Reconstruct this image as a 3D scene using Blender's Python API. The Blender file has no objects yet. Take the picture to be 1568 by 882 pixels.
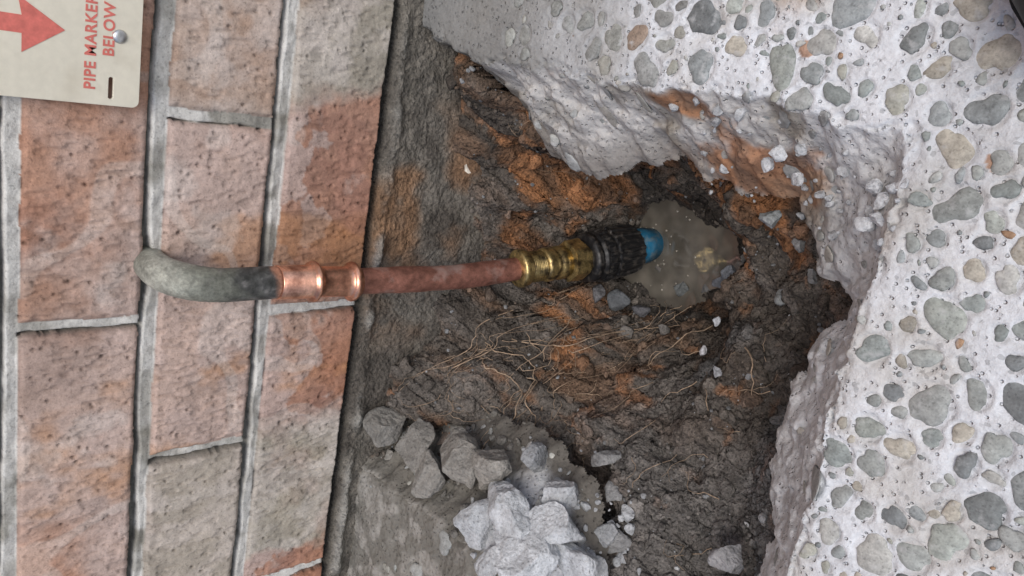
import bpy, bmesh, math, random
import numpy as np
from mathutils import Vector, Matrix
random.seed(7); RNG=np.random.RandomState(11)
scene=bpy.context.scene

# ------------------------------------------------------------ noise helpers
_T={}
def _tab(seed):
    if seed not in _T: _T[seed]=np.random.RandomState(seed+100).rand(256,256)
    return _T[seed]
def vn(x,y,seed=0):
    t=_tab(seed); ix=np.floor(x).astype(int); iy=np.floor(y).astype(int)
    fx=x-ix; fy=y-iy; fx=fx*fx*fx*(fx*(fx*6-15)+10); fy=fy*fy*fy*(fy*(fy*6-15)+10)
    a=t[ix&255,iy&255]; b=t[(ix+1)&255,iy&255]; c=t[ix&255,(iy+1)&255]; d=t[(ix+1)&255,(iy+1)&255]
    return (a*(1-fx)+b*fx)*(1-fy)+(c*(1-fx)+d*fx)*fy
def fbm(x,y,f,o=4,seed=0,g=.5):
    r=0;a=1;s=0
    for i in range(o):
        k=2.03**i
        r=r+a*(vn(x*f*k+17.3*i,y*f*k+5.1*i,seed+i)*2-1); s+=a; a*=g
    return r/s*1.5
def worley(x,y,f,seed=0):
    X=x*f;Y=y*f; ix=np.floor(X).astype(int); iy=np.floor(Y).astype(int)
    best=np.full(X.shape,9.); idv=np.zeros(X.shape); tx=_tab(seed+50);ty=_tab(seed+51);ti=_tab(seed+52)
    for dx in(-1,0,1):
        for dy in(-1,0,1):
            cx=(ix+dx);cy=(iy+dy)
            px=cx+tx[cx&255,cy&255];py=cy+ty[cx&255,cy&255]
            d=np.hypot(px-X,py-Y); m=d<best
            best=np.where(m,d,best); idv=np.where(m,ti[cx&255,cy&255],idv)
    return best,idv
def sm(a,b,x):
    t=np.clip((x-a)/(b-a),0,1); return t*t*(3-2*t)
def mixc(A,B,t):
    return A*(1-t[...,None])+B*t[...,None]
def C(*a): return np.array(a,float)
def polydist(x,y,P):
    d=np.full(x.shape,9.)
    n=len(P)
    for i in range(n):
        ax,ay=P[i];bx,by=P[(i+1)%n];ux,uy=bx-ax,by-ay
        t=np.clip(((x-ax)*ux+(y-ay)*uy)/(ux*ux+uy*uy+1e-12),0,1)
        d=np.minimum(d,np.hypot(x-ax-t*ux,y-ay-t*uy))
    return d
def inside(x,y,P):
    r=np.zeros(x.shape,bool); n=len(P)
    for i in range(n):
        ax,ay=P[i];bx,by=P[(i+1)%n]
        if ay==by: continue
        c=((ay>y)!=(by>y))&(x<(bx-ax)*(y-ay)/(by-ay)+ax)
        r^=c
    return r
# ------------------------------------------------------------ mesh helpers
def mk(name,V,F,col=None,smooth=True,mat=None,parent=None,fs=None):
    """V (n,3)  F (m,k) int"""
    me=bpy.data.meshes.new(name)
    V=np.asarray(V,dtype=np.float32); F=np.asarray(F,dtype=np.int32)
    me.vertices.add(len(V)); me.vertices.foreach_set("co",V.ravel())
    k=F.shape[1]
    me.loops.add(F.size); me.loops.foreach_set("vertex_index",F.ravel())
    me.polygons.add(len(F)); me.polygons.foreach_set("loop_start",np.arange(0,F.size,k,dtype=np.int32))
    me.update(calc_edges=True)
    me.polygons.foreach_set("use_smooth",np.full(len(F),smooth,dtype=bool))
    if col is not None:
        a=me.color_attributes.new("Col","FLOAT_COLOR","POINT")
        cc=np.ones((len(V),4),dtype=np.float32); cc[:,:3]=np.clip(col,0,1)
        a.data.foreach_set("color",cc.ravel())
    me.update()
    ob=bpy.data.objects.new(name,me); scene.collection.objects.link(ob)
    if mat: me.materials.append(mat)
    if parent: ob.parent=parent
    return ob
def gridF(nr,nc,keep=None,flip=False):
    i=np.arange(nr*nc).reshape(nr,nc)
    q=np.stack([i[:-1,:-1],i[:-1,1:],i[1:,1:],i[1:,:-1]],-1)
    if flip: q=q[...,::-1]
    if keep is not None:
        k=keep[:-1,:-1]|keep[:-1,1:]|keep[1:,1:]|keep[1:,:-1]
        return q[k]
    return q.reshape(-1,4)
def empty(name,loc=(0,0,0)):
    e=bpy.data.objects.new(name,None); e.empty_display_size=.05; e.location=(0,0,0)
    scene.collection.objects.link(e); return e
_ico={}
def ico(sub):
    if sub not in _ico:
        bm=bmesh.new(); bmesh.ops.create_icosphere(bm,subdivisions=sub,radius=1)
        V=np.array([v.co[:] for v in bm.verts]); F=np.array([[v.index for v in f.verts] for f in bm.faces]); bm.free()
        _ico[sub]=(V,F)
    return _ico[sub]
def rock(seed,sub=2,cuts=9,lo=.5,hi=.85,rough=.03):
    r=np.random.RandomState(seed); V,F=ico(sub); V=V.copy()
    for k in range(cuts):
        n=r.normal(size=3); n/=np.linalg.norm(n); d=r.uniform(lo,hi)
        t=V@n-d; m=t>0; V[m]-=t[m][:,None]*n
    V*=1+rough*r.normal(size=(len(V),1))
    V+=rough*.5*np.sin(V[:,[1,2,0]]*9+seed)
    return V,F
def rotm(r,tilt=math.pi):
    a=Matrix.Rotation(r.uniform(0,6.283),3,'Z')@Matrix.Rotation(r.uniform(-tilt,tilt),3,'X')@Matrix.Rotation(r.uniform(0,6.283),3,'Z')
    return np.array(a)
class Acc:
    def __init__(s): s.V=[];s.F=[];s.C=[];s.n=0
    def add(s,V,F,c):
        s.V.append(V);s.F.append(F+s.n);s.n+=len(V)
        c=np.asarray(c,float); s.C.append(np.tile(c,(len(V),1)) if c.ndim==1 else c)
    def make(s,name,smooth,mat,parent=None):
        return mk(name,np.concatenate(s.V),np.concatenate(s.F),np.concatenate(s.C),smooth,mat,parent)
# ------------------------------------------------------------ materials
def mat(name,color=None,rough=.9,var=((300,.25),),bumps=((900,.4,.0006),),metal=0.,spec=.3,tint=None,pits=None,coat=0,specks=()):
    m=bpy.data.materials.new(name); m.use_nodes=True; N=m.node_tree.nodes; L=m.node_tree.links
    P=N["Principled BSDF"]; P.inputs["Roughness"].default_value=rough; P.inputs["Metallic"].default_value=metal
    P.inputs["Specular IOR Level"].default_value=spec
    if coat: P.inputs["Coat Weight"].default_value=coat
    tc=N.new("ShaderNodeTexCoord")
    if color is None:
        a=N.new("ShaderNodeAttribute"); a.attribute_name="Col"; cur=a.outputs["Color"]
    else:
        a=N.new("ShaderNodeRGB"); a.outputs[0].default_value=(*color,1); cur=a.outputs[0]
    for sc,amt in var:
        n=N.new("ShaderNodeTexNoise"); n.inputs["Scale"].default_value=sc; n.inputs["Detail"].default_value=2; n.inputs["Roughness"].default_value=.65
        L.new(tc.outputs["Object"],n.inputs["Vector"])
        r=N.new("ShaderNodeMapRange"); r.inputs[1].default_value=.3; r.inputs[2].default_value=.7; r.inputs[3].default_value=1-amt; r.inputs[4].default_value=1+amt
        L.new(n.outputs[0],r.inputs[0])
        x=N.new("ShaderNodeVectorMath"); x.operation='SCALE'; L.new(cur,x.inputs[0]); L.new(r.outputs[0],x.inputs["Scale"]); cur=x.outputs[0]
    for sc,thr,mul in specks:   # sand grains of a different tone
        v=N.new("ShaderNodeTexVoronoi"); v.inputs["Scale"].default_value=sc; L.new(tc.outputs["Object"],v.inputs["Vector"])
        sp=N.new("ShaderNodeSeparateColor"); L.new(v.outputs["Color"],sp.inputs[0])
        r=N.new("ShaderNodeMapRange"); r.inputs[1].default_value=thr; r.inputs[2].default_value=thr+.08; r.inputs[3].default_value=1; r.inputs[4].default_value=mul
        L.new(sp.outputs[0],r.inputs[0])
        x=N.new("ShaderNodeVectorMath"); x.operation='SCALE'; L.new(cur,x.inputs[0]); L.new(r.outputs[0],x.inputs["Scale"]); cur=x.outputs[0]
    if tint:
        tcol,sc,lo,hi=tint
        n=N.new("ShaderNodeTexNoise"); n.inputs["Scale"].default_value=sc; n.inputs["Detail"].default_value=4; n.inputs["Roughness"].default_value=.6
        L.new(tc.outputs["Object"],n.inputs["Vector"])
        r=N.new("ShaderNodeMapRange"); r.inputs[1].default_value=lo; r.inputs[2].default_value=hi; L.new(n.outputs[0],r.inputs[0])
        x=N.new("ShaderNodeMix"); x.data_type='RGBA'; L.new(r.outputs[0],x.inputs[0]); L.new(cur,x.inputs[6]); x.inputs[7].default_value=(*tcol,1); cur=x.outputs[2]
    L.new(cur,P.inputs["Base Color"])
    prev=None
    for sc,st,di in bumps:
        n=N.new("ShaderNodeTexNoise"); n.inputs["Scale"].default_value=sc; n.inputs["Detail"].default_value=1
        L.new(tc.outputs["Object"],n.inputs["Vector"])
        b=N.new("ShaderNodeBump"); b.inputs["Strength"].default_value=st; b.inputs["Distance"].default_value=di
        L.new(n.outputs[0],b.inputs["Height"])
        if prev: L.new(prev,b.inputs["Normal"])
        prev=b.outputs[0]
    if pits:
        sc,thr,di=pits
        v=N.new("ShaderNodeTexVoronoi"); v.inputs["Scale"].default_value=sc; L.new(tc.outputs["Object"],v.inputs["Vector"])
        r=N.new("ShaderNodeMapRange"); r.inputs[1].default_value=thr*.4; r.inputs[2].default_value=thr; L.new(v.outputs["Distance"],r.inputs[0])
        b=N.new("ShaderNodeBump"); b.inputs["Strength"].default_value=1; b.inputs["Distance"].default_value=di
        L.new(r.outputs[0],b.inputs["Height"])
        if prev: L.new(prev,b.inputs["Normal"])
        prev=b.outputs[0]
    if prev: L.new(prev,P.inputs["Normal"])
    return m
M_slab=mat("aggregate_concrete",rough=.93,var=((45,.06),(400,.09)),bumps=((350,.5,.0014),(1300,.45,.0008)),pits=(240,.24,.0013),specks=((500,.90,.72),))
M_peb=mat("river_pebble",rough=.62,var=((180,.25),(900,.15)),bumps=((500,.35,.0006),),spec=.35,tint=((.50,.51,.51),130,.56,.80),specks=((1100,.88,.75),))
M_soil=mat("soil",rough=.95,var=((70,.25),(500,.35)),bumps=((250,.8,.004),(900,.8,.0016)),specks=((500,.8,.6),))
M_rock=mat("broken_stone",rough=.92,var=((90,.22),(500,.18)),bumps=((260,.7,.0022),(1100,.6,.0009)),specks=((700,.88,.7),))
M_brick=mat("brick_face",rough=.88,var=((28,.10),(150,.10),(700,.12)),bumps=((300,.4,.0012),(1100,.45,.0006)),spec=.3,specks=((800,.9,.75),))
M_foot=mat("footing_concrete",rough=.92,var=((45,.22),(300,.2)),bumps=((300,.8,.003),(1100,.7,.0011)),specks=((450,.84,.65),(700,.93,1.5)))
# ------------------------------------------------------------ outlines (metres; x = out from wall, y = along wall)
T=[(-.03,.02),(.0,.015),(.038,.003),(.079,.001),(.108,.001),(.161,.003),(.208,.003),(.249,.005),(.286,.005),(.319,.005),(.350,.002),(.377,.001),(.394,.003),(.395,-.011),(.396,-.033),(.397,-.052),(.400,-.066),(.396,-.082),(.397,-.106),(.394,-.127),(.398,-.150),(.399,-.172),(.402,-.194),(.400,-.219),(.401,-.236),(.401,-.256),(.395,-.33),(.38,-.42),(.30,-.45),(.24,-.43),(.222,-.39),(.195,-.362),(.143,-.372),(.069,-.379),(.004,-.383),(-.03,-.385)]
B=[(-.03,.0),(.035,-.007),(.066,-.033),(.096,-.057),(.149,-.066),(.172,-.054),(.192,-.045),(.224,-.035),(.240,-.045),(.266,-.045),(.293,-.045),(.318,-.040),(.327,-.057),(.343,-.081),(.362,-.083),(.368,-.105),(.350,-.132),(.352,-.147),(.345,-.160),(.348,-.186),(.351,-.217),(.361,-.253),(.363,-.282),(.363,-.307),(.36,-.38),(.30,-.41),(.245,-.39),(.235,-.345),(.21,-.305),(.15,-.29),(.10,-.30),(.05,-.315),(0,-.325),(-.03,-.33)]
def slab_fields(x,y):
    wx=x+.0045*fbm(x,y,70,4,3); wy=y+.0045*fbm(x,y,70,4,8)
    dT=polydist(wx,wy,T); inT=inside(wx,wy,T)
    dB=polydist(wx,wy,B); inB=inside(wx,wy,B)
    t=np.where(inT,dT/(dT+dB+1e-6),0); t=np.where(inB,1,t)
    return dT,inT,dB,inB,t
def slab_h(x,y,F=None):
    dT,inT,dB,inB,t=F if F else slab_fields(x,y)
    w,_=worley(x,y,95,4); w2,_=worley(x+.01*fbm(x,y,50,2,5),y,38,9); w3,_=worley(x,y,210,14)
    env=np.sin(np.pi*np.clip(t,0,1)**.8)
    z=-.066*(t**.85)+env*(1-.35*sm(.33,.36,x))*(.006*fbm(x,y,45,5,1)+.0035*(.5-w)+.011*(.5-w2)+.0020*(.5-w3))
    z=np.where(inB,-.066-1.4*dB,z)
    old_=sm(-.36,-.38,y)*sm(.26,.2,x)
    z0=.0006*fbm(x,y,25,3,6)+.0004*fbm(x,y,160,3,16)-.0035*sm(.006,0,dT)*(.4+fbm(x,y,120,2,7)**2)+old_*(.003*fbm(x,y,45,4,17)-.0015*w3)
    return np.where(inT,z,z0)
def clayS(x,y):
    g=lambda cx,cy,sx,sy:np.exp(-((x-cx)/sx)**2-((y-cy)/sy)**2)
    m=1.2*g(.285,-.036,.042,.018)+1.0*g(.248,-.003,.026,.009)+.5*g(.33,-.03,.03,.015)
    return np.clip(sm(.34,.75,m+.38*fbm(x,y,70,5,21)),0,1)
# ------------------------------------------------------------ pebbles placement
peb=[]; cell=.012; gridh={}
def ok(x,y,r,gap):
    ix,iy=int(x//cell),int(y//cell)
    for i in range(ix-3,ix+4):
        for j in range(iy-3,iy+4):
            for (a,b,c) in gridh.get((i,j),()):
                if (a-x)**2+(b-y)**2<(r+c+gap)**2: return False
    return True
X0,X1,Y0,Y1=-.006,.634,-.56,.14
for rr0,rr1,ntry,gap in((.0088,.0118,480,.003),(.0060,.0085,2600,.0023),(.0038,.0056,5600,.0017),(.0022,.0036,6500,.0014),(.0012,.002,3500,.0012)):
    for k in range(ntry):
        x=random.uniform(0,X1);y=random.uniform(Y0,Y1);r=random.uniform(rr0,rr1)
        if ok(x,y,r*.85,gap):
            gridh.setdefault((int(x//cell),int(y//cell)),[]).append((x,y,r*.85)); peb.append((x,y,r))
P=np.array(peb); pd=slab_fields(P[:,0],P[:,1]); ph=slab_h(P[:,0],P[:,1],pd)
# ------------------------------------------------------------ slab
st=.00105
xs=np.arange(X0,X1+st/2,st); ys=np.arange(Y0,Y1+st/2,st); GX,GY=np.meshgrid(xs,ys)
F=slab_fields(GX,GY); Z=slab_h(GX,GY,F); dT,inT,dB,inB,tt=F
groove=np.zeros(GX.shape); keepP=[]
for i,(x,y,r) in enumerate(peb):
    onface=pd[1][i]
    if pd[3][i]: continue
    if not onface and pd[0][i]<r*.7: continue
    if onface and (random.random()<.6 or r>.008): continue
    if not onface:
        pr=1.0 if x>.24 else (.12+.88*max(0,(x-.06)/.18))
        if y<-.36 and x<.25: pr=.10
        if random.random()>pr: continue
        if random.random()<.06: continue
    keepP.append(i)
    a0=max(0,int((x-r*1.5-X0)/st));a1=int((x+r*1.5-X0)/st)+2;b0=max(0,int((y-r*1.5-Y0)/st));b1=int((y+r*1.5-Y0)/st)+2
    sx=GX[b0:b1,a0:a1];sy=GY[b0:b1,a0:a1]; d=np.hypot(sx-x,sy-y)
    groove[b0:b1,a0:a1]=np.maximum(groove[b0:b1,a0:a1],sm(r*1.25,r*.9,d)*min(1,r/.005))
Z=Z-.0017*groove
keep=(~inB)|(dB<.004)
grey=np.clip(sm(.27,.11,GX+.03*fbm(GX,GY,20,3,31))+sm(-.345,-.37,GY)*sm(.27,.22,GX),0,1)
white=C(.64,.66,.685); old=C(.20,.195,.18); face=C(.51,.50,.485)
col=mixc(np.broadcast_to(white,GX.shape+(3,)),C(.53,.525,.51),sm(-.1,.8,fbm(GX,GY,30,5,32)))
col=mixc(col,old,grey*.9)
col=mixc(col,mixc(np.broadcast_to(C(.17,.16,.14),GX.shape+(3,)),C(.28,.265,.24),sm(-.2,.6,fbm(GX,GY,60,5,35))),sm(-.345,-.37,GY)*sm(.25,.19,GX))
fr=sm(0,.06,tt)
facec=mixc(np.broadcast_to(face,GX.shape+(3,)),C(.29,.265,.23),sm(0,.8,fbm(GX,GY,40,5,33)))
facec=mixc(facec,C(.58,.59,.60),sm(.325,.36,GX)*.85)
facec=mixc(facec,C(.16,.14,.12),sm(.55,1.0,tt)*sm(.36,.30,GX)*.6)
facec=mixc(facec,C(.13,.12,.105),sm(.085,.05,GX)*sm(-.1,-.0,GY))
facec=mixc(facec,C(.16,.15,.13),sm(-.24,-.3,GY)*sm(.19,.13,GX))
facec=mixc(facec,C(.46,.47,.49),sm(-.24,-.3,GY)*sm(.14,.18,GX)*sm(.3,.22,GX)*sm(-.5,.2,fbm(GX,GY,25,4,34)))
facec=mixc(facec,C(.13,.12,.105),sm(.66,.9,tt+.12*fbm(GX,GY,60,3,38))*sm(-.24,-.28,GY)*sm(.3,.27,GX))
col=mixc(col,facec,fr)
cl=clayS(GX,GY)
col=mixc(col,mixc(np.broadcast_to(C(.36,.17,.08),GX.shape+(3,)),C(.22,.12,.07),sm(-.3,.6,fbm(GX,GY,90,4,36))),cl*sm(.0,.1,tt)*.88)
col=mixc(col,C(.42,.31,.22),.6*sm(.30,.85,fbm(GX,GY,22,5,37))*(1-grey)*sm(-.16,.02,GY))
w_,wid=worley(GX,GY,70,43)
col=mixc(col,C(.38,.19,.09),((wid>.978)&(w_<.32)&(~inT))*.8*(1-grey))
col*= (1-.12*sm(0,.6,fbm(GX,GY,14,5,41)))[...,None]
slab=empty("concrete_patio")
V=np.stack([GX,GY,Z],-1).reshape(-1,3)
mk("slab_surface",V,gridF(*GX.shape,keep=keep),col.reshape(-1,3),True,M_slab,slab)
# pebbles mesh
pal=[C(.22,.25,.24),C(.27,.29,.275),C(.19,.21,.21),C(.34,.355,.34),C(.32,.32,.27),C(.38,.38,.355),C(.15,.165,.17),C(.24,.265,.27),C(.36,.33,.27),C(.29,.315,.285)]
acc=Acc()
for i in keepP:
    x,y,r=peb[i]; rr=np.random.RandomState(i)
    V0,F0=ico(3 if r>.0045 else (2 if r>.002 else 1)); V=V0.copy()
    th=np.arctan2(V[:,1],V[:,0]); k=1+.14*np.sin(2*th+rr.uniform(0,6))+.12*np.sin(3*th+rr.uniform(0,6))+.065*np.sin(5*th+rr.uniform(0,6))+.04*np.sin(7*th+rr.uniform(0,6))
    asp=rr.uniform(.55,1.0); V[:,0]*=k*r*1.08;V[:,1]*=k*r*asp
    V[:,2]=np.where(V[:,2]>0,np.abs(V[:,2])**.8*.24,V[:,2]*.4)*r
    V[:,2]+=.03*r*np.sin(V[:,0]/r*4+i)
    a=rr.uniform(0,6.28);R=np.array([[math.cos(a),-math.sin(a),0],[math.sin(a),math.cos(a),0],[0,0,1]]); V=V@R.T
    onf=pd[1][i]
    if onf:
        e=.002; hx=(slab_h(np.array([x+e]),np.array([y]))-slab_h(np.array([x-e]),np.array([y])))[0]/(2*e)
        hy=(slab_h(np.array([x]),np.array([y+e]))-slab_h(np.array([x]),np.array([y-e])))[0]/(2*e)
        V[:,2]+=np.clip(hx,-1.5,1.5)*V[:,0]+np.clip(hy,-1.5,1.5)*V[:,1]
    z=ph[i]+(-.24*r+rr.uniform(-.0005,.0006) if not onf else -.0008)
    V+=np.array([x,y,z])
    c=(pal[rr.randint(len(pal))]*.85+C(.28,.29,.28)*.25)*rr.uniform(.82,1.2)
    if rr.rand()<.018: c=C(.33,.21,.13)
    if onf: c=c*.6+face*.4*.8
    if x<.25 and not onf: c=c*.5+C(.25,.24,.22)*.5
    acc.add(V,F0,c)
acc.make("aggregate",True,M_peb,slab)
# outer slab sheets (same level, butted to the detailed area)
def sheet(name,rects,z,m,parent=None):
    V=[];Fc=[]
    for (a,b,c_,d) in rects:
        n=len(V);V+=[(a,c_,z),(b,c_,z),(b,d,z),(a,d,z)];Fc.append([n,n+1,n+2,n+3])
    return mk(name,V,Fc,None,False,m,parent)
M_outer=bpy.data.materials.new("aggregate_concrete_far"); M_outer.use_nodes=True
N=M_outer.node_tree.nodes;L=M_outer.node_tree.links;PB=N["Principled BSDF"];PB.inputs["Roughness"].default_value=.9
tc=N.new("ShaderNodeTexCoord");v=N.new("ShaderNodeTexVoronoi");v.inputs["Scale"].default_value=65;L.new(tc.outputs["Object"],v.inputs["Vector"])
r=N.new("ShaderNodeValToRGB");r.color_ramp.elements[0].position=.30;r.color_ramp.elements[0].color=(.27,.29,.28,1);r.color_ramp.elements[1].position=.36;r.color_ramp.elements[1].color=(.58,.59,.61,1)
L.new(v.outputs["Distance"],r.inputs[0]);L.new(r.outputs[0],PB.inputs["Base Color"])
sheet("slab_outer",[(X0,X1,Y1,4),(X0,X1,-4,Y0),(X1,4,-4,4)],0.0,M_outer,slab)
M_gr=mat("lawn",color=(.06,.09,.03),rough=.95,var=((3,.3),(60,.4)),bumps=((80,1,.02),))
sheet("ground",[(4,60,-60,60),(-60,4,4,60),(-60,4,-60,-4)],-.03,M_gr)
# ------------------------------------------------------------ soil
WL=-.244
cp=[(.042,-.015,-.02),(-.001,-.062,-.05),(.007,-.118,-.07),(.017,-.177,-.09),(.043,-.232,-.08),(.056,-.287,-.05),(.025,-.323,-.02),(.070,-.048,-.06),(.028,-.109,-.11),(.055,-.098,-.17),(.136,-.070,-.17),(.243,-.060,-.12),(.281,-.065,-.12),(.265,-.104,-.15),(.327,-.107,-.13),(.052,-.212,-.16),(.097,-.238,-.14),(.158,-.222,-.19),(.166,-.253,-.145),(.276,-.177,-.14),(.113,-.286,-.115),(.277,-.257,-.13),(.198,-.330,-.115),(.314,-.324,-.12),(.191,-.417,-.12),(.108,-.293,-.09),(.109,-.322,-.05),
 (.09,-.145,-.275),(.12,-.155,-.272),(.07,-.168,-.266),(.15,-.135,-.268),(.09,-.115,-.268),(.175,-.13,-.256),(.135,-.178,-.258),(.05,-.16,-.255),(.12,-.115,-.268),(.105,-.18,-.26),
 (.085,-.082,-.232),(.198,-.12,-.232),(.145,-.203,-.235),(.085,-.2,-.232),(.040,-.190,-.215),(.022,-.14,-.17),(.23,-.14,-.175),(.14,-.092,-.232),(.185,-.16,-.236),(.36,-.2,-.135),(.35,-.4,-.125),(.4,-.05,-.13),(.0,-.23,-.06),(.0,-.3,-.02),(-.01,-.36,-.01),(.06,-.36,-.03),(.2,-.03,-.13),(.0,-.14,-.075),
 (.25,-.36,-.082),(.235,-.33,-.088),(.225,-.31,-.095),(.17,-.28,-.10),(.37,-.3,-.09),(.365,-.24,-.10),(.26,-.4,-.08)]
def soil_h(x,y):
    num=0;den=0
    for a,b,c in cp:
        w=1/(((x-a)**2+(y-b)**2)+8e-5)**2; num=num+w*c;den=den+w
    h=num/den
    w1,_=worley(x+.004*fbm(x,y,60,2,61),y,60,60); w2,_=worley(x,y,140,64); w4,_=worley(x+.003*fbm(x,y,90,2,67),y,32,68)
    big=fbm(x,y,15,2,66)
    return h+.0075*fbm(x,y,28,5,55)+.007*(.45-w1)*(.6+big)+.0032*(.45-w2)*(.8+.8*fbm(x,y,22,2,69))+.009*(.45-w4)
s2=.00115
xs=np.arange(-.012,.45,s2);ys=np.arange(-.48,.045,s2);SX,SY=np.meshgrid(xs,ys)
SZ=soil_h(SX,SY)
Fs=slab_fields(SX,SY); sh=slab_h(SX,SY,Fs)
SZ=np.where(~Fs[3]&(Fs[2]>.006),np.minimum(SZ,sh-.004),SZ)
def g(x,y,cx,cy,s): return np.exp(-((x-cx)**2+(y-cy)**2)/s**2)
def soilcol(x,y,z=None):
    if z is None: z=soil_h(x,y)
    m=1.15*g(x,y,.05,-.09,.032)+.65*g(x,y,.055,-.21,.024)+.75*g(x,y,.095,-.245,.026)+1.25*g(x,y,.26,-.05,.034)+1.1*g(x,y,.12,-.062,.032)+.65*g(x,y,.17,-.255,.024)+.75*g(x,y,.29,-.085,.024)+.55*g(x,y,.33,-.16,.03)+.6*g(x,y,.02,-.15,.03)+.9*g(x,y,.2,-.07,.03)+.75*g(x,y,.225,-.11,.022)
    X=x+.95*z; Y=y-.75*z
    k=sm(.32,.95,m+.75*fbm(X,Y,48,5,71))
    c=mixc(np.broadcast_to(C(.080,.068,.057),x.shape+(3,)),C(.135,.120,.106),sm(-.3,.6,fbm(X,Y,18,4,73)))
    c=mixc(c,C(.17,.10,.06),sm(-.1,.7,fbm(X,Y,25,5,77))*.65*sm(.3,.15,x))
    cc=mixc(np.broadcast_to(C(.31,.145,.065),x.shape+(3,)),C(.14,.078,.045),sm(-.4,.6,fbm(X,Y,75,4,75)))
    c=mixc(c,cc,k*.92)
    c=mixc(c,C(.16,.155,.15),sm(-.2,-.3,y)*sm(.12,.2,x)*.5)
    c=mixc(c,C(.15,.155,.16),sm(.25,.8,fbm(X,Y,12,3,133))*sm(.15,.22,x)*.5)
    _,i1=worley(X,Y,160,78);_,i2=worley(X,Y,330,79)
    return c*(.72+.38*i1+.24*i2)[...,None]
sc=soilcol(SX,SY,SZ)
wet=sm(-.205,-.235,SZ); sc=sc*(1-.5*wet)[...,None]
A_=SX+.9*SZ; B_=SY-.8*SZ
DX=.0042*fbm(A_,B_,95,4,150)+.0015*fbm(A_,B_,330,2,152); DY=.0042*fbm(A_+.3,B_,95,4,151)+.0015*fbm(A_,B_+.4,330,2,153)
mk("soil",np.stack([SX+DX,SY+DY,SZ],-1).reshape(-1,3),gridF(*SX.shape),sc.reshape(-1,3),True,M_soil)
# gravel + clods in pit
tm=[rock(s,2,10) for s in range(8)]; tb=[rock(50+s,4,12,.42,.82,.004) for s in range(7)]; t1=[rock(s,1,6) for s in range(13)]; ts=[rock(80+s,3,5,.7,.9,.012) for s in range(6)]
acc=Acc(); rr=np.random.RandomState(5)
n=14000; gx=rr.uniform(0,.40,n);gy=rr.uniform(-.44,-.0,n); gd=slab_fields(gx,gy);gz=soil_h(gx,gy);gc=soilcol(gx,gy,gz)
dens=fbm(gx,gy,20,3,130)
for i in range(n):
    if gz[i]<WL-.002 or (not gd[3][i] and gz[i]<-.05): continue
    if rr.rand()>.5+.7*dens[i]: continue
    u=rr.rand(); s=.0008+.0028*u**4
    if rr.rand()<.03: s*=1.9
    V0,F0=tm[rr.randint(8)] if s>.0018 else t1[i%13]
    V=(V0*np.array([1,rr.uniform(.6,1),rr.uniform(.5,.9)])*s)@rotm(rr).T+np.array([gx[i],gy[i],gz[i]+s*.15])
    q=rr.rand()
    c=gc[i]*rr.uniform(.7,1.5) if q<.86 else (C(.22,.225,.23)*rr.uniform(.6,1.3) if q<.985 else C(.42,.43,.44)*rr.uniform(.7,1.1))
    acc.add(V,F0,c)
acc.make("gravel",False,M_rock)
acc=Acc()
for i in range(480):   # soft lumps of earth
    x=rr.uniform(.005,.37);y=rr.uniform(-.38,-.02)
    zz_=float(soil_h(np.array([x]),np.array([y]))[0])
    if zz_<WL+.002 or not slab_fields(np.array([x]),np.array([y]))[3][0]: continue
    s=.0025+.007*rr.rand()**3; V0,F0=ts[i%6]
    V=V0*np.array([1,rr.uniform(.6,1),rr.uniform(.5,.9)])*s; V=V+.12*s*np.sin(V[:,[1,2,0]]/s*4+i)
    acc.add(V@rotm(rr).T+np.array([x,y,zz_+s*.1]),F0,soilcol(np.array([x]),np.array([y]))[0]*rr.uniform(.85,1.25))
acc.make("earth_clods",True,M_soil)
# individual larger stones
acc=Acc()
def put(a,x,y,z,s,c,sd,sc=(1,.8,.6),tilt=.5,bank=tb):
    r=np.random.RandomState(sd); V0,F0=bank[sd%len(bank)]
    V=(V0*np.array(sc)*s)
    ph_=r.uniform(0,6,3); q=min(1,.010/s)
    V=V+ .045*q*s*np.sin(V[:,[1,2,0]]/s*5+ph_)+.02*s*np.sin(V[:,[2,0,1]]/s*13+ph_*2)+.012*s*np.sin(V[:,[1,0,2]]/s*31+ph_*3)
    a.add(V@rotm(r,tilt).T+np.array([x,y,z]),F0,c)
for i,(x,y,z,s,c) in enumerate([(.279,-.068,-.108,.0105,C(.30,.32,.33)),(.283,-.125,-.143,.0075,C(.27,.28,.28)),(.199,-.140,-.215,.012,C(.22,.24,.27)),(.185,-.150,-.225,.009,C(.14,.15,.17)),(.133,-.175,-.246,.013,C(.13,.14,.14)),(.085,-.203,-.215,.016,C(.12,.13,.14)),(.07,-.198,-.20,.012,C(.16,.16,.17)),(.108,-.206,-.225,.013,C(.11,.11,.12)),(.21,-.118,-.215,.010,C(.2,.2,.19)),
   (.15,-.21,-.21,.009,C(.2,.19,.18)),(.12,-.222,-.195,.01,C(.15,.14,.13)),(.22,-.17,-.175,.006,C(.4,.42,.45)),(.25,-.2,-.145,.006,C(.35,.36,.38)),(.226,-.192,-.155,.005,C(.45,.45,.47)),(.3,-.08,-.115,.007,C(.22,.22,.22)),(.31,-.1,-.125,.006,C(.22,.22,.22)),(.16,-.165,-.246,.008,C(.12,.12,.12)),(.105,-.165,-.249,.009,C(.14,.13,.12))]):
    put(acc,x,y,z,s,c,i+3)
acc.make("stones",True,M_rock)
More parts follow.
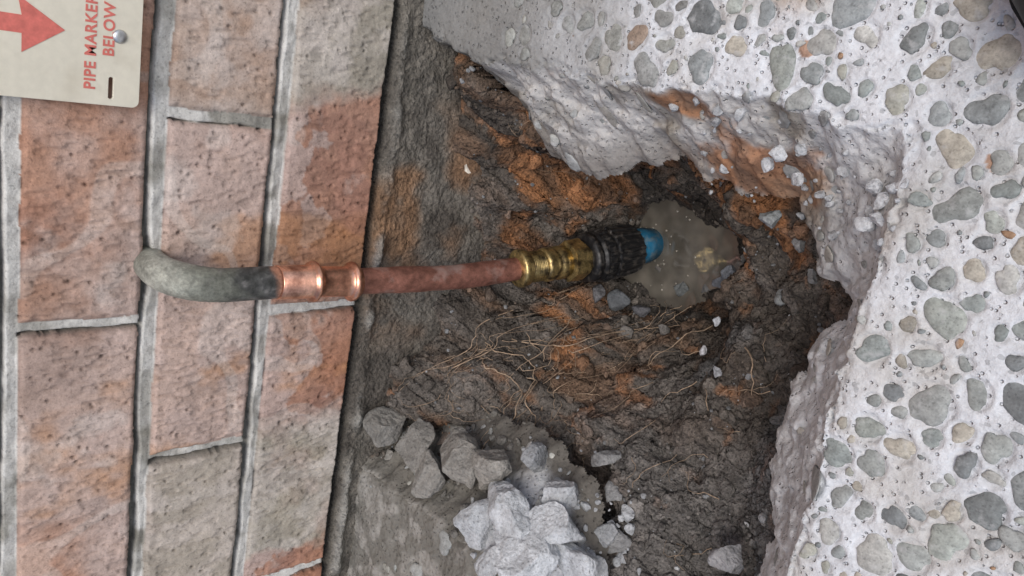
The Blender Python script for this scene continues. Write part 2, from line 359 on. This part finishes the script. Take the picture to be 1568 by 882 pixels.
# concrete rubble at the broken lower corner and edges
acc=Acc(); r2=np.random.RandomState(3)
lt=C(.47,.485,.50); gy_=C(.20,.19,.172)
big=[(.015,-.338,-.010,.024,gy_),(.055,-.335,-.016,.030,gy_),(.085,-.345,-.008,.024,gy_*1.1),(.105,-.325,-.022,.032,gy_*1.15),(.14,-.315,-.028,.026,gy_*1.3),(.165,-.300,-.048,.016,lt*.6),(.172,-.338,-.020,.034,lt*.95),(.200,-.352,-.022,.042,lt*1.05),(.20,-.312,-.045,.022,lt*.8),(.228,-.350,-.040,.026,lt*.95),(.212,-.33,-.032,.026,lt),(.155,-.355,-.012,.028,lt*.8),(.185,-.368,-.010,.030,lt*.9),
     (.240,-.365,-.06,.018,lt*.7),(.235,-.335,-.075,.015,lt*.6),(.247,-.385,-.06,.016,lt*.65),
     (.235,-.345,-.082,.018,C(.24,.24,.24)),(.258,-.35,-.09,.013,C(.30,.31,.32)),(.22,-.31,-.09,.012,C(.24,.24,.24)),(.2,-.29,-.095,.014,C(.22,.22,.22)),(.27,-.37,-.09,.02,C(.30,.30,.30)),(.33,-.30,-.085,.016,C(.32,.32,.33)),(.34,-.33,-.085,.02,C(.34,.34,.35)),
     (.385,-.032,-.012,.007,lt*1.2),(.388,-.040,-.010,.006,lt*1.2),(.378,-.045,-.017,.006,lt*1.2),(.38,-.025,-.012,.005,lt*1.1),(.32,-.02,-.02,.006,lt*1.1),(.31,-.028,-.03,.005,lt*1.1),(.325,-.033,-.04,.006,lt),(.335,-.015,-.015,.0045,lt)]
for k in range(240):
    x=r2.uniform(0,.255); y=-.325+.02*r2.normal()+(.0 if x<.15 else -.012)
    z=float(slab_h(np.array([x]),np.array([y]))[0]); big.append((x,y,max(z,-.085)+.001,.0015+.007*r2.rand()**3,(gy_ if x<.14 else lt*.85)*r2.uniform(.75,1.15)))
for k in range(60):
    x=r2.uniform(.24,.40); y=r2.uniform(-.06,.0)
    z=float(slab_h(np.array([x]),np.array([y]))[0]); big.append((x,y,max(z,-.09)+.001,.001+.004*r2.rand()**2,lt*r2.uniform(.7,1.1)))
for i,(x,y,z,s,c) in enumerate(big):
    put(acc,x,y,z,s,c,i+20,(1,r2.uniform(.7,1),r2.uniform(.55,.9)),1.0,tb if s>.008 else tm)
acc.make("concrete_rubble",False,M_rock)
# ------------------------------------------------------------ puddle
pu=empty("muddy_puddle")
xs=np.arange(.0,.222,.0016);ys=np.arange(-.228,-.062,.0016);WX,WY_=np.meshgrid(xs,ys)
WZ_=WL+.0005*fbm(WX,WY_,35,3,140)+.0009*np.exp(-(np.hypot(WX-.089,WY_+.143)-.018)**2/.00002)
wcol=mixc(np.broadcast_to(C(.088,.080,.066),WX.shape+(3,)),C(.165,.15,.125),sm(-.6,.7,fbm(WX*1.0,WY_,26,5,141)+.25*np.sin((WX*1.5+WY_)*120+4*fbm(WX,WY_,20,3,142))))
wcol=mixc(wcol,C(.045,.043,.040),sm(.13,.18,WX+.03*fbm(WX,WY_,40,3,143))*.7)  # dark reflection painted into the water colour on the outer side
wcol=mixc(wcol,C(.05,.045,.038),sm(-.17,-.19,WY_+.015*fbm(WX,WY_,40,3,144))*.6)  # same painted reflection along the low-y edge
M_w=mat("muddy_water",rough=.03,var=((60,.1),),bumps=((55,.35,.003),),spec=1.0,coat=1)
mk("water",np.stack([WX,WY_,WZ_],-1).reshape(-1,3),gridF(*WX.shape,keep=(np.hypot((WX-.11)/.108,(WY_+.145)/.082)<1)),wcol.reshape(-1,3),True,M_w,pu)
acc=Acc();rb_=np.random.RandomState(8)
for i in range(60):
    a=rb_.uniform(0,6.28);d=rb_.choice([.021,.05])+rb_.uniform(-.002,.006); s=rb_.uniform(.0005,.0016); V0,F0=ico(2)
    acc.add(V0*s*np.array([1,1,.6])+np.array([.092+d*math.cos(a),-.143+d*math.sin(a)*.8,WL+.0001]),F0,C(.24,.22,.18))
acc.make("bubbles",True,mat("bubble",rough=.08,var=((60,.1),),bumps=(),spec=.8,coat=1),pu)
# ------------------------------------------------------------ roots
cu=bpy.data.curves.new("plant_roots","CURVE"); cu.dimensions='3D'; cu.bevel_depth=1; cu.bevel_resolution=1
rr=np.random.RandomState(9)
def root(x,y,ang,ln,r,lift=.004,wig=.35,dz=0):
    n=max(8,int(ln/.004)); pts=[];h=lift*.2
    for k in range(n):
        z=float(soil_h(np.array([x]),np.array([y]))[0]); u=k/(n-1)
        pts.append((x,y,z+.0018+lift*math.sin(math.pi*min(1,u*1.1))+dz*u,r*(1-.65*u)))
        ang+=rr.normal()*wig; x+=math.cos(ang)*ln/n; y+=math.sin(ang)*ln/n; x=max(.003,x)
    s=cu.splines.new('POLY'); s.points.add(len(pts)-1)
    for p,q in zip(s.points,pts): p.co=(q[0],q[1],q[2],1); p.radius=q[3]
for i in range(60):
    x=rr.uniform(.03,.14);y=rr.uniform(-.30,-.20); root(x,y,rr.uniform(-1.4,1.0),rr.uniform(.02,.065),rr.uniform(.0002,.00036),rr.uniform(.002,.012),.55)
for i in range(10):
    root(rr.uniform(.03,.08),rr.uniform(-.1,-.05),rr.uniform(-1.5,.5),rr.uniform(.02,.045),rr.uniform(.0002,.0003),.004,.5)
for i in range(26):
    root(rr.uniform(.12,.33),rr.uniform(-.33,-.17),rr.uniform(0,6.28),rr.uniform(.02,.06),rr.uniform(.0002,.0004),.004,.5)
for (x,y,a,l,r) in((.19,-.19,-1.4,.07,.0006),(.27,-.17,.1,.055,.0007),(.06,-.24,-.3,.11,.0007),(.05,-.26,.2,.12,.0007),(.08,-.27,-.1,.10,.0006),(.04,-.22,-.8,.09,.0005),(.10,-.24,.3,.08,.0005),(.04,-.25,-.2,.10,.0006),(.03,-.27,.3,.08,.0006),(.07,-.22,-1.0,.08,.0005)):
    root(x,y,a,l,r,.010,.32)
ro=bpy.data.objects.new("plant_roots",cu); scene.collection.objects.link(ro)
cu.materials.append(mat("root",color=(.36,.265,.185),rough=.85,var=((60,.45),(300,.3)),bumps=()))
# small dead leaf on footing edge
lf=[(0,0,0),(.004,.003,.001),(.009,.0025,.003),(.014,0,.002),(.009,-.003,.0015),(.004,-.003,.002)]
me=bpy.data.meshes.new("dry_leaf");me.from_pydata([(0.02+a*.9,-.088+b-.3*a,-.047+c) for a,b,c in lf],[],[(0,1,5),(1,2,4,5),(2,3,4)])
lo=bpy.data.objects.new("dry_leaf",me);scene.collection.objects.link(lo);me.materials.append(mat("pale_leaf",color=(.62,.58,.5),rough=.7,var=((300,.2),)))
# ------------------------------------------------------------ brick wall
BH=.086;BL=.26;JT=.012;Zb=.029
W=empty("brick_wall")
def joints(y,z):
    row=np.floor((z-Zb)/BH).astype(int); v=(z-Zb)-row*BH
    off=np.where(row%2==0,-.217,-.070)
    k=np.floor((y-off)/BL).astype(int); u=(y-off)-k*BL
    return row,k,u,v
def hashv(r,k,s): return _tab(s)[(r*7+13)&255,(k*11+5)&255]
def wallf(y,z):
    wy=y+.0010*fbm(y,z,55,4,81); wz=z+.0013*fbm(y,z,22,5,82)
    wz=np.maximum(wz,Zb+.00001)
    row,k,u,v=joints(wy,wz)
    h=JT/2
    vlow=np.where(row==0,v+h,v)
    du=np.minimum(u,BL-u); dv=np.minimum(vlow,BH-v)
    inb=np.minimum(du-h*.75,dv-h)           # >0 inside brick
    rnd=sm(0,.0035,inb)
    br=-.0018*(1-rnd)+.0012*fbm(y,z,30,4,83)+(hashv(row,k,84)-.5)*.002
    pp=sm(.56,.68,vn(y*520+z*60,z*170,86)*.55+vn(y*270,z*110,87)*.45+.14*fbm(y,z,14,3,85))
    br=br-.0010*pp+.0004*fbm(y*2,z,160,3,80)
    w,idn=worley(y,z*.8,170,89); dots=sm(.26,.12,w)*(idn>.90); br=br-.0015*dots
    bed=dv<=h
    gq=np.where(vlow<h,(h-v)/JT,.5+(BH-v)/JT)   # 0 at underside of upper brick -> 1 at top of lower brick
    uq=np.where(u<h,.5-u/JT,.5+(BL-u)/JT)
    nn=fbm(y,z,80,5,90)
    def gd(t,th_):
        s_=np.clip((t-th_)/(1-th_),0,1)
        return -.0095+.0078*sm(0,.16,t-th_)*(1-.22*s_)
    mort=np.where(bed,gd(gq,.20+.24*fbm(y,z,12,3,91)),gd(1-uq,.20+.25*fbm(y,z,20,3,92)))+.0013*nn
    isb=inb>0
    x=np.where(isb,br,mort)
    return x,isb,row,k,u,v,inb,pp,dots
def brickcol(y,z,isb,row,k,u,v,inb,pp,dots):
    n1=fbm(y,z,14,5,93);n2=fbm(y,z,40,5,94);n3=fbm(y,z,7,5,95)
    hv=hashv(row,k,96)
    base=mixc(np.broadcast_to(C(.42,.24,.165),y.shape+(3,)),C(.35,.185,.125),sm(0,.8,n1))
    base=mixc(base,C(.46,.215,.085),sm(.25,.75,n2*.6+.5*n3)*.75)
    wash=C(.50,.405,.365)
    wm=sm(-.65,.6,n3+.5*n2+np.where(row==1,.6,0)+(hv-.5)*.8-np.where(row>=2,.15,0))*.78
    c=mixc(base,wash,wm)
    gp=np.zeros(y.shape)
    ye=y+.012*fbm(y,z,30,4,97)
    gp=np.maximum(gp,np.where(row==0,sm(-.052,-.030,ye+.25*(z-.07)),0))
    gp=np.maximum(gp,np.where(row==0,sm(-.300,-.345,ye)*sm(-.455,-.445,ye),0))
    gp=np.maximum(gp,np.where((row==1)&(k<=-2),.85,0)); gp=np.maximum(gp,np.where((row==1)&(k>=0),.45,0))
    c0=np.where(row==0,1,0)*(1-gp)
    c=mixc(c,mixc(np.broadcast_to(C(.37,.175,.105),y.shape+(3,)),C(.29,.12,.07),sm(0,.6,n2)),c0*.72)
    pk=sm(.0,.05,n1*.6+n2*.3+(z-.080)*14)*np.where(row==0,1,0)*(1-gp)
    c=mixc(c,C(.48,.375,.335),pk*.82)
    c=mixc(c,C(.44,.215,.09),sm(.35,.75,fbm(y,z*.6,18,5,103))*.55*(1-gp))
    c=mixc(c,mixc(np.broadcast_to(C(.33,.31,.255),y.shape+(3,)),C(.46,.43,.38),sm(-.3,.5,n2)),gp*(.86-.3*sm(.2,.7,n1)))
    c=mixc(c,C(.64,.58,.53),sm(.62,.75,1-np.abs(fbm(y,z,9,3,98))*3.)*.28)
    c=mixc(c,C(.22,.15,.115),sm(.3,.9,fbm(y,z,11,5,101))*.45)
    c=mixc(c,C(.56,.50,.46),sm(.40,.8,fbm(y,z,26,5,102))*.4)
    c=c*(1-.15*pp-.35*dots)[...,None]
    c=c*(1-.2*sm(.003,0,inb))[...,None]
    mc=mixc(np.broadcast_to(C(.55,.54,.51),y.shape+(3,)),C(.35,.34,.31),sm(-.1,.8,fbm(y,z,40,5,99)))
    mc=mixc(mc,C(.16,.15,.12),sm(.3,.75,fbm(y,z,25,4,100))*.7)
    c=np.where(isb[...,None],c,mc)
    deep=sm(-.005,-.0085,wx_)*(~isb); c=mixc(c,C(.09,.085,.075),deep*.85)  # shadow line of the deep mortar grooves painted into the colour
    return c
sw=.00105
wy=np.arange(-.62,.12,sw); wz=np.arange(.0285,.373,sw); WY,WZ=np.meshgrid(wy,wz)
wx_,isb,row,k_,u_,v_,inb,pp,dots=wallf(WY,WZ)
wx_=wx_-.005*sm(.0315,.0285,WZ)
wc=brickcol(WY,WZ,isb,row,k_,u_,v_,inb,pp,dots)
mk("brickwork",np.stack([wx_,WY,WZ],-1).reshape(-1,3),gridF(*WY.shape),wc.reshape(-1,3),True,M_brick,W)
# rest of the wall: bevelled bricks on a mortar backing
acc=Acc()
def boxbr(y0,y1,z0,z1,c):
    if y1-y0<.012 or z1-z0<.012: return
    e=.003; V=np.array([(-.012,y0,z0),(-.012,y1,z0),(-.012,y1,z1),(-.012,y0,z1),(-.003,y0,z0),(-.003,y1,z0),(-.003,y1,z1),(-.003,y0,z1),(0,y0+e,z0+e),(0,y1-e,z0+e),(0,y1-e,z1-e),(0,y0+e,z1-e)],float)
    Fq=np.array([(0,1,5,4),(1,2,6,5),(2,3,7,6),(3,0,4,7),(4,5,9,8),(5,6,10,9),(6,7,11,10),(7,4,8,11),(8,9,10,11)])
    acc.add(V,Fq,c)
rb=np.random.RandomState(2)
for rw in range(0,28):
    z0=Zb+rw*BH+JT/2;z1=z0+BH-JT
    off=-.217 if rw%2==0 else -.07
    for kk in range(-16,16):
        y0=off+kk*BL+JT/2;y1=y0+BL-JT; c=C(.43,.29,.23)*rb.uniform(.85,1.15)
        if rw<4:
            if y1>-.62 and y0<.12:
                boxbr(y0,min(y1,-.621),z0,z1,c); boxbr(max(y0,.121),y1,z0,z1,c); continue
        boxbr(y0,y1,z0,z1,c)
acc.make("outer_bricks",False,M_brick,W)
M_mo=mat("mortar",color=(.45,.44,.41),rough=.95,var=((100,.2),),bumps=((400,.5,.001),))
me=bpy.data.meshes.new("mortar_backing");me.from_pydata([(-.0135,-4.3,-.4),(-.0135,4.3,-.4),(-.0135,4.3,2.45),(-.0135,-4.3,2.45),(-.11,-4.3,-.4),(-.11,4.3,-.4),(-.11,4.3,2.45),(-.11,-4.3,2.45)],[],[(0,1,2,3),(5,4,7,6),(3,2,6,7),(1,5,6,2),(4,0,3,7)])
o=bpy.data.objects.new("mortar_backing",me);scene.collection.objects.link(o);o.parent=W;me.materials.append(M_mo)
# footing
fz=np.arange(-.24,.0284,.0012);fy=np.arange(-.62,.12,.0012);FY,FZ=np.meshgrid(fy,fz)
lip=.0055*np.exp(-((FZ-.015-.002*fbm(FY,FZ,20,3,111))/.006)**2)*(1+.9*fbm(FY,FZ,60,4,112))*(.75+.6*fbm(FY,FZ*.3,14,3,119))
w,_=worley(FY,FZ,190,113); w5,_=worley(FY,FZ,70,118)
fx=-.004+lip+.0022*fbm(FY,FZ,30,5,114)+.0014*(.5-w)+.002*(.5-w5)-.008*sm(.0215,.0255,FZ+.0015*fbm(FY,FZ,40,3,115))+.006*sm(-.02,-.10,FZ)
fc=mixc(np.broadcast_to(C(.155,.140,.118),FY.shape+(3,)),C(.095,.083,.070),sm(-.3,.5,fbm(FY,FZ,20,4,116)))
fc=mixc(fc,C(.23,.13,.07),sm(.0,.7,fbm(FY*1.0,FZ,16,4,117)+.9*sm(.0,-.06,FZ)-.15)*.85*sm(-.28,-.2,FY)*sm(-.02,-.1,FY+0*FZ))
fc=mixc(fc,C(.28,.27,.245),sm(0.001,.006,lip)*.7)
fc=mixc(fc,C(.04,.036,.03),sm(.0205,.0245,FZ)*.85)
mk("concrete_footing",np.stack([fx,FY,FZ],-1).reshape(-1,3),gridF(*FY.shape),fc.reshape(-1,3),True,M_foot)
# ------------------------------------------------------------ pipe
PI=empty("water_pipe")
def sweep(name,pts,m,seg=40,col=None,shape=None,smooth=True,cap=True):
    Vs=[];Pn=[np.array(p[:3],float) for p in pts]; up=np.array([0,1,0.]); 
    for i,p in enumerate(Pn):
        a=Pn[max(0,i-1)];b=Pn[min(len(Pn)-1,i+1)]; t=b-a
        kk=1
        while np.linalg.norm(t)<1e-6: kk+=1; t=Pn[min(len(Pn)-1,i+kk)]-Pn[max(0,i-kk)]
        t/=np.linalg.norm(t); s=np.cross(t,up); s/=np.linalg.norm(s); uu=np.cross(s,t)
        for q in range(seg):
            th=2*math.pi*q/seg; r=pts[i][3]*(shape(i,th) if shape else 1)
            Vs.append(p+r*(math.cos(th)*s+math.sin(th)*uu))
    Fq=[]
    for i in range(len(Pn)-1):
        for q in range(seg):
            a=i*seg+q;b=i*seg+(q+1)%seg; Fq.append((a,b,b+seg,a+seg))
    me=bpy.data.meshes.new(name); ff=list(Fq)
    if cap: ff.append(tuple(range(seg))[::-1]); ff.append(tuple(range((len(Pn)-1)*seg,len(Pn)*seg)))
    me.from_pydata([tuple(v) for v in Vs],[],ff); me.update()
    for p in me.polygons: p.use_smooth=smooth
    if col is not None:
        a=me.color_attributes.new("Col","FLOAT_COLOR","POINT")
        cc=[]
        for i in range(len(Pn)):
            for q in range(seg): cc+=list(col(i,2*math.pi*q/seg))+[1]
        a.data.foreach_set("color",cc)
    ob=bpy.data.objects.new(name,me);scene.collection.objects.link(ob);ob.parent=PI;me.materials.append(m)
    return ob
ctr=[(.042,-.178,.132),(.042,-.179,.098),(.044,-.180,.066),(.046,-.180,.031),(.0495,-.1795,0.0),(.054,-.178,-.030),(.058,-.1745,-.062),(.063,-.170,-.093),(.066,-.168,-.110),(.068,-.166,-.120),(.071,-.163,-.142),(.076,-.158,-.172),(.086,-.145,-.234),(.090,-.140,-.267),(.094,-.135,-.30)]
cz=np.array([c[2] for c in ctr])[::-1];cx=np.array([c[0] for c in ctr])[::-1];cyy=np.array([c[1] for c in ctr])[::-1]
def at(z): return (float(np.interp(z,cz,cx)),float(np.interp(z,cz,cyy)),z)
def prof(lst): return [(*at(z),r) for z,r in lst]
# elbow with patina
el=[(-.012,-.175,.2015,.0115),(.004,-.175,.2015,.0115)]
R=.034
for i in range(49):
    a=math.pi/2*i/48; el.append((.008+R*math.sin(a),-.175-.003*i/48,.2015-R*(1-math.cos(a)),.0117+.0006*math.sin(a*2)+.00010*math.sin(i*1.1)))
for z in np.linspace(.1655,.1285,24): el.append((*at(z)[:2],z,.0119))
L_el=len(el)
TH,II=np.meshgrid(np.linspace(0,2*math.pi,64,endpoint=False),np.arange(L_el))
def cyl(f,o,s):   # seamless around the tube
    a=fbm(np.cos(TH)*.012+II*.0013,np.sin(TH)*.012+5+II*.0004,f,o,s); return a
e1=cyl(60,4,121);e2=cyl(190,4,125); tE=II/L_el
pat=C(.20,.205,.17)[None,None]*(1+.35*e1)[...,None]; pat2=C(.37,.37,.32)[None,None]*(1+.2*e2)[...,None]
ec=mixc(pat,pat2,np.clip(1-np.abs(tE-.2)*3.6+.4*e1,0,1))
ec=mixc(ec,C(.045,.045,.047)*(1+.6*e2)[...,None],sm(.42,.85,tE+.30*e1)*.88)
ec=mixc(ec,C(.20,.19,.18),sm(.35,.8,e2)*.5*sm(.5,.6,tE))
ec=mixc(ec,C(.40,.19,.12),sm(.94,.985,tE+.03*e1))
def elcol(i,th): return np.clip(ec[i,int(round(th/(2*math.pi)*64))%64],0,1)
M_pat=mat("copper_patina",rough=.55,var=((120,.3),(500,.25)),bumps=((250,.3,.001),(900,.3,.0005)),metal=.15,spec=.4)
sweep("elbow",el,M_pat,64,elcol)
M_cop=mat("bright_copper",color=(.70,.36,.24),rough=.30,var=((90,.3),(500,.15)),bumps=((120,.15,.0006),),metal=.9,tint=((.26,.11,.07),80,.48,.72))
M_cpd=mat("dull_copper",color=(.33,.15,.11),rough=.48,var=((60,.35),(250,.25),(900,.12)),bumps=((90,.3,.0015),(500,.2,.0004)),metal=.55,tint=((.50,.34,.29),50,.54,.70))
sweep("coupling",prof([(.1285,.0120),(.128,.0126),(.1030,.0126),(.1022,.0134),(.1012,.0150),(.0996,.0156),(.0980,.0155),(.0968,.0146),(.0960,.0130),(.0955,.0124),(.092,.0117),(.074,.0117),(.0705,.0124),(.0698,.0134),(.0688,.0150),(.0672,.0156),(.0655,.0154),(.0643,.0142),(.0638,.0126),(.0630,.0122),(.0615,.0121),(.0613,.0112)]),M_cop,64)
zz=np.linspace(.062,-.095,60)
sweep("copper_tube",[(*at(z),.0106+.00025*math.sin(z*90)+.00012*math.sin(z*310)) for z in zz],M_cpd,40)
M_br=mat("brass",color=(.52,.39,.17),rough=.36,var=((150,.35),(600,.2)),bumps=((400,.25,.0005),),metal=.85,tint=((.10,.075,.045),130,.46,.66))
sweep("brass_ring",prof([(-.089,.0115),(-.090,.0160),(-.0915,.0172),(-.0955,.0172),(-.0965,.0165),(-.0985,.0165),(-.100,.0150),(-.1005,.0135)]),M_br,48)
th_=[]
z=-.0985
while z>-.118: th_+=[(z,.0128),(z-.0008,.0142),(z-.0016,.0128)]; z-=.0018
sweep("thread",prof(th_),M_br,40)
def hexs(i,th):
    a=(th+.3)%(math.pi/3)-math.pi/6; return min(1.0,math.cos(math.pi/6)*1.04/math.cos(a))
sweep("brass_body",prof([(-.116,.0125),(-.1165,.0150),(-.119,.0156),(-.125,.0156),(-.1265,.0145),(-.130,.0145),(-.131,.0156),(-.138,.0156),(-.139,.014),(-.148,.014)]),M_br,48)
sweep("hex_nut",prof([(-.1425,.0145),(-.144,.0195),(-.158,.0200),(-.1595,.0165),(-.170,.0150)]),M_br,60,None,hexs,False)
M_bk=mat("black_plastic",color=(.012,.012,.013),rough=.42,var=((300,.3),),bumps=((500,.15,.0004),),spec=.4,tint=((.09,.08,.07),170,.5,.78))
sweep("compression_collar",prof([(-.163,.017),(-.164,.0225),(-.169,.0235),(-.170,.0210),(-.173,.0210),(-.174,.0235),(-.178,.0235),(-.179,.020)]),M_bk,64,None,lambda i,th:1+.02*(math.cos(th*14)>0))
def rib(i,th):
    return 1.0+.06*(1 if math.cos(th*18)>.1 else 0)
sweep("compression_nut",prof([(-.176,.0200),(-.177,.0238),(-.1805,.0245),(-.184,.0245),(-.1845,.0228),(-.188,.0228),(-.189,.0245),(-.213,.0232),(-.219,.0222),(-.2215,.019)]),M_bk,144,None,lambda i,th: rib(i,th) if i in(1,2,3,6,7,8) else 1.0,False)
M_bl=mat("blue_polythene",color=(.02,.17,.32),rough=.4,var=((120,.25),),bumps=((200,.1,.0005),),tint=((.2,.26,.28),130,.5,.72))
sweep("blue_pipe",prof([(-.215,.0160),(-.2155,.0178),(-.236,.0178),(-.2365,.0160),(-.290,.0160)]),M_bl,48)
# ------------------------------------------------------------ sign
SG=empty("warning_sign")
def addobj(name,data,parent,m):
    o=bpy.data.objects.new(name,data); scene.collection.objects.link(o); o.parent=parent; data.materials.append(m); return o
def rrect(cx,cy,w,h,r,n=6):
    p=[]
    for (sx,sy,a0) in((1,1,0),(-1,1,90),(-1,-1,180),(1,-1,270)):
        for i in range(n+1):
            a=math.radians(a0+90*i/n); p.append((cx+sx*(w/2-r)+r*math.cos(a),cy+sy*(h/2-r)+r*math.sin(a)))
    return p
RX=Matrix(((0,0,1,0),(1,0,0,0),(0,1,0,0),(0,0,0,1)))
def plate(name,polys,m,depth,x,parent):
    c=bpy.data.curves.new(name,"CURVE");c.dimensions='2D';c.fill_mode='BOTH';c.extrude=depth/2
    if depth>.001: c.bevel_depth=.0003
    for P_ in polys:
        s=c.splines.new('POLY');s.points.add(len(P_)-1)
        for q,p in zip(s.points,P_): q.co=(p[0],p[1],0,1)
        s.use_cyclic_u=True
    o=addobj(name,c,parent,m); o.matrix_world=Matrix.Translation((x,0,0))@RX; return o
M_sg=mat("sign_face",color=(.66,.62,.51),rough=.4,var=((12,.06),(200,.04)),bumps=((60,.08,.001),),spec=.4,tint=((.46,.40,.30),22,.52,.85))
M_rd=mat("red_ink",color=(.60,.16,.13),rough=.5,var=((200,.15),),bumps=())
plate("panel",[rrect(.0585,.293,.25,.150,.004),rrect(-.056,.2345,.014,.0034,.0016)],M_sg,.0022,.0085,SG)
plate("arrow",[[(-.0255,.2605),(-.010,.2845),(-.0205,.2825),(-.0205,.335),(-.0305,.335),(-.0305,.2825),(-.041,.2825)]],M_rd,.0002,.0101,SG)
def text(s,y,z,size):
    c=bpy.data.curves.new("lettering","FONT");c.body=s;c.size=size;c.extrude=.0001;c.offset=.00022;c.space_character=1.08
    o=addobj("lettering",c,SG,M_rd);o.matrix_world=Matrix.Translation((.0101,y,z))@RX
text("PIPE MARKER",-.058,.2437,.0088); text("BELOW",-.037,.2337,.0088)
V0,F0=ico(3);V=V0.copy();V[:,2]=np.clip(V[:,2],-.1,.9)
V=np.stack([.0098+V[:,2]*.0022,-.0245+V[:,0]*.0043,.2305+V[:,1]*.0043],-1)
mk("rivet",V,F0,None,True,mat("zinc",color=(.55,.56,.56),rough=.35,metal=.9,var=((300,.2),),bumps=((300,.2,.0005),)),SG)
# ------------------------------------------------------------ boot of the person standing at the hole
def boot():
    BT=empty("work_boot"); seg=28
    cyb=.084
    data=[(.416,.008,.012,.026),(.425,.022,.012,.036),(.438,.036,.012,.045),(.455,.044,.012,.052),(.48,.048,.012,.060),(.52,.048,.012,.072),(.56,.043,.012,.095),(.60,.038,.012,.125),(.65,.036,.012,.15),(.70,.033,.012,.15),(.715,.022,.012,.14)]
    data=[(x-.001,a,b_,c_) for x,a,b_,c_ in data]
    V=[];Fq=[]
    for x,hw,zb_,zt in data:
        for q in range(seg):
            a=2*math.pi*q/seg; ca,sa=math.cos(a),math.sin(a)
            V.append((x,cyb+hw*math.copysign(abs(ca)**.7,ca),(zb_+zt)/2+(zt-zb_)/2*math.copysign(abs(sa)**.8,sa)))
    for i in range(len(data)-1):
        for q in range(seg):
            a=i*seg+q;b=i*seg+(q+1)%seg;Fq.append((a,a+seg,b+seg,b))
    Fq.append(tuple(range(seg)));Fq.append(tuple(range((len(data)-1)*seg,len(data)*seg))[::-1])
    me=bpy.data.meshes.new("upper");me.from_pydata(V,[],Fq)
    for p in me.polygons:p.use_smooth=True
    addobj("upper",me,BT,mat("boot_leather",color=(.025,.024,.024),rough=.55,var=((150,.3),),bumps=((300,.3,.001),)))
    out=[(x-.003*(i==0),cyb+hw+.004) for i,(x,hw,_,_) in enumerate(data)]+[(x,cyb-hw-.004) for x,hw,_,_ in data[::-1]]
    m=len(out);V=[(a,b,.001) for a,b in out]+[(a,b,.016) for a,b in out]
    Fq=[tuple(range(m))[::-1],tuple(range(m,2*m))]+[(i,(i+1)%m,(i+1)%m+m,i+m) for i in range(m)]
    me=bpy.data.meshes.new("sole");me.from_pydata(V,[],Fq)
    addobj("sole",me,BT,mat("boot_rubber",color=(.03,.03,.03),rough=.8,var=((150,.3),)))
boot()
# ------------------------------------------------------------ camera
cam=bpy.data.cameras.new("camera");co=bpy.data.objects.new("camera",cam);scene.collection.objects.link(co)
Rt=Vector((.6568,.1743,-.7336));Dn=Vector((.3144,-.9476,.0564));Fw=Vector((-.6854,-.2677,-.6772))
m=Matrix.Identity(4)
for i in range(3): m[i][0]=Rt[i];m[i][1]=-Dn[i];m[i][2]=-Fw[i];m[i][3]=(.545,0,.388)[i]
co.matrix_world=m; cam.sensor_width=36;cam.lens=1200/1568*36;cam.clip_start=.01;cam.clip_end=300
scene.camera=co
# ------------------------------------------------------------ light
w=bpy.data.worlds.new("World");scene.world=w;w.use_nodes=True
N=w.node_tree.nodes;L=w.node_tree.links
sky=N.new("ShaderNodeTexSky");sky.sky_type='NISHITA';sky.sun_disc=False
SE=math.radians(56)
sd=Vector((.75,.25,0)).normalized()
sky.sun_elevation=SE;sky.sun_rotation=math.atan2(sd.x,sd.y);sky.dust_density=3;sky.air_density=1
L.new(sky.outputs[0],N["Background"].inputs[0]);N["Background"].inputs[1].default_value=.15
sl=bpy.data.lights.new("sun","SUN");sl.energy=1.5;sl.angle=math.radians(30);sl.color=(1,.985,.95)
so=bpy.data.objects.new("sun",sl);scene.collection.objects.link(so)
dirv=Vector((sd.x*math.cos(SE),sd.y*math.cos(SE),math.sin(SE)))
so.rotation_euler=dirv.to_track_quat('Z','Y').to_euler()
scene.view_settings.view_transform='Standard';scene.view_settings.look='None';scene.view_settings.exposure=0
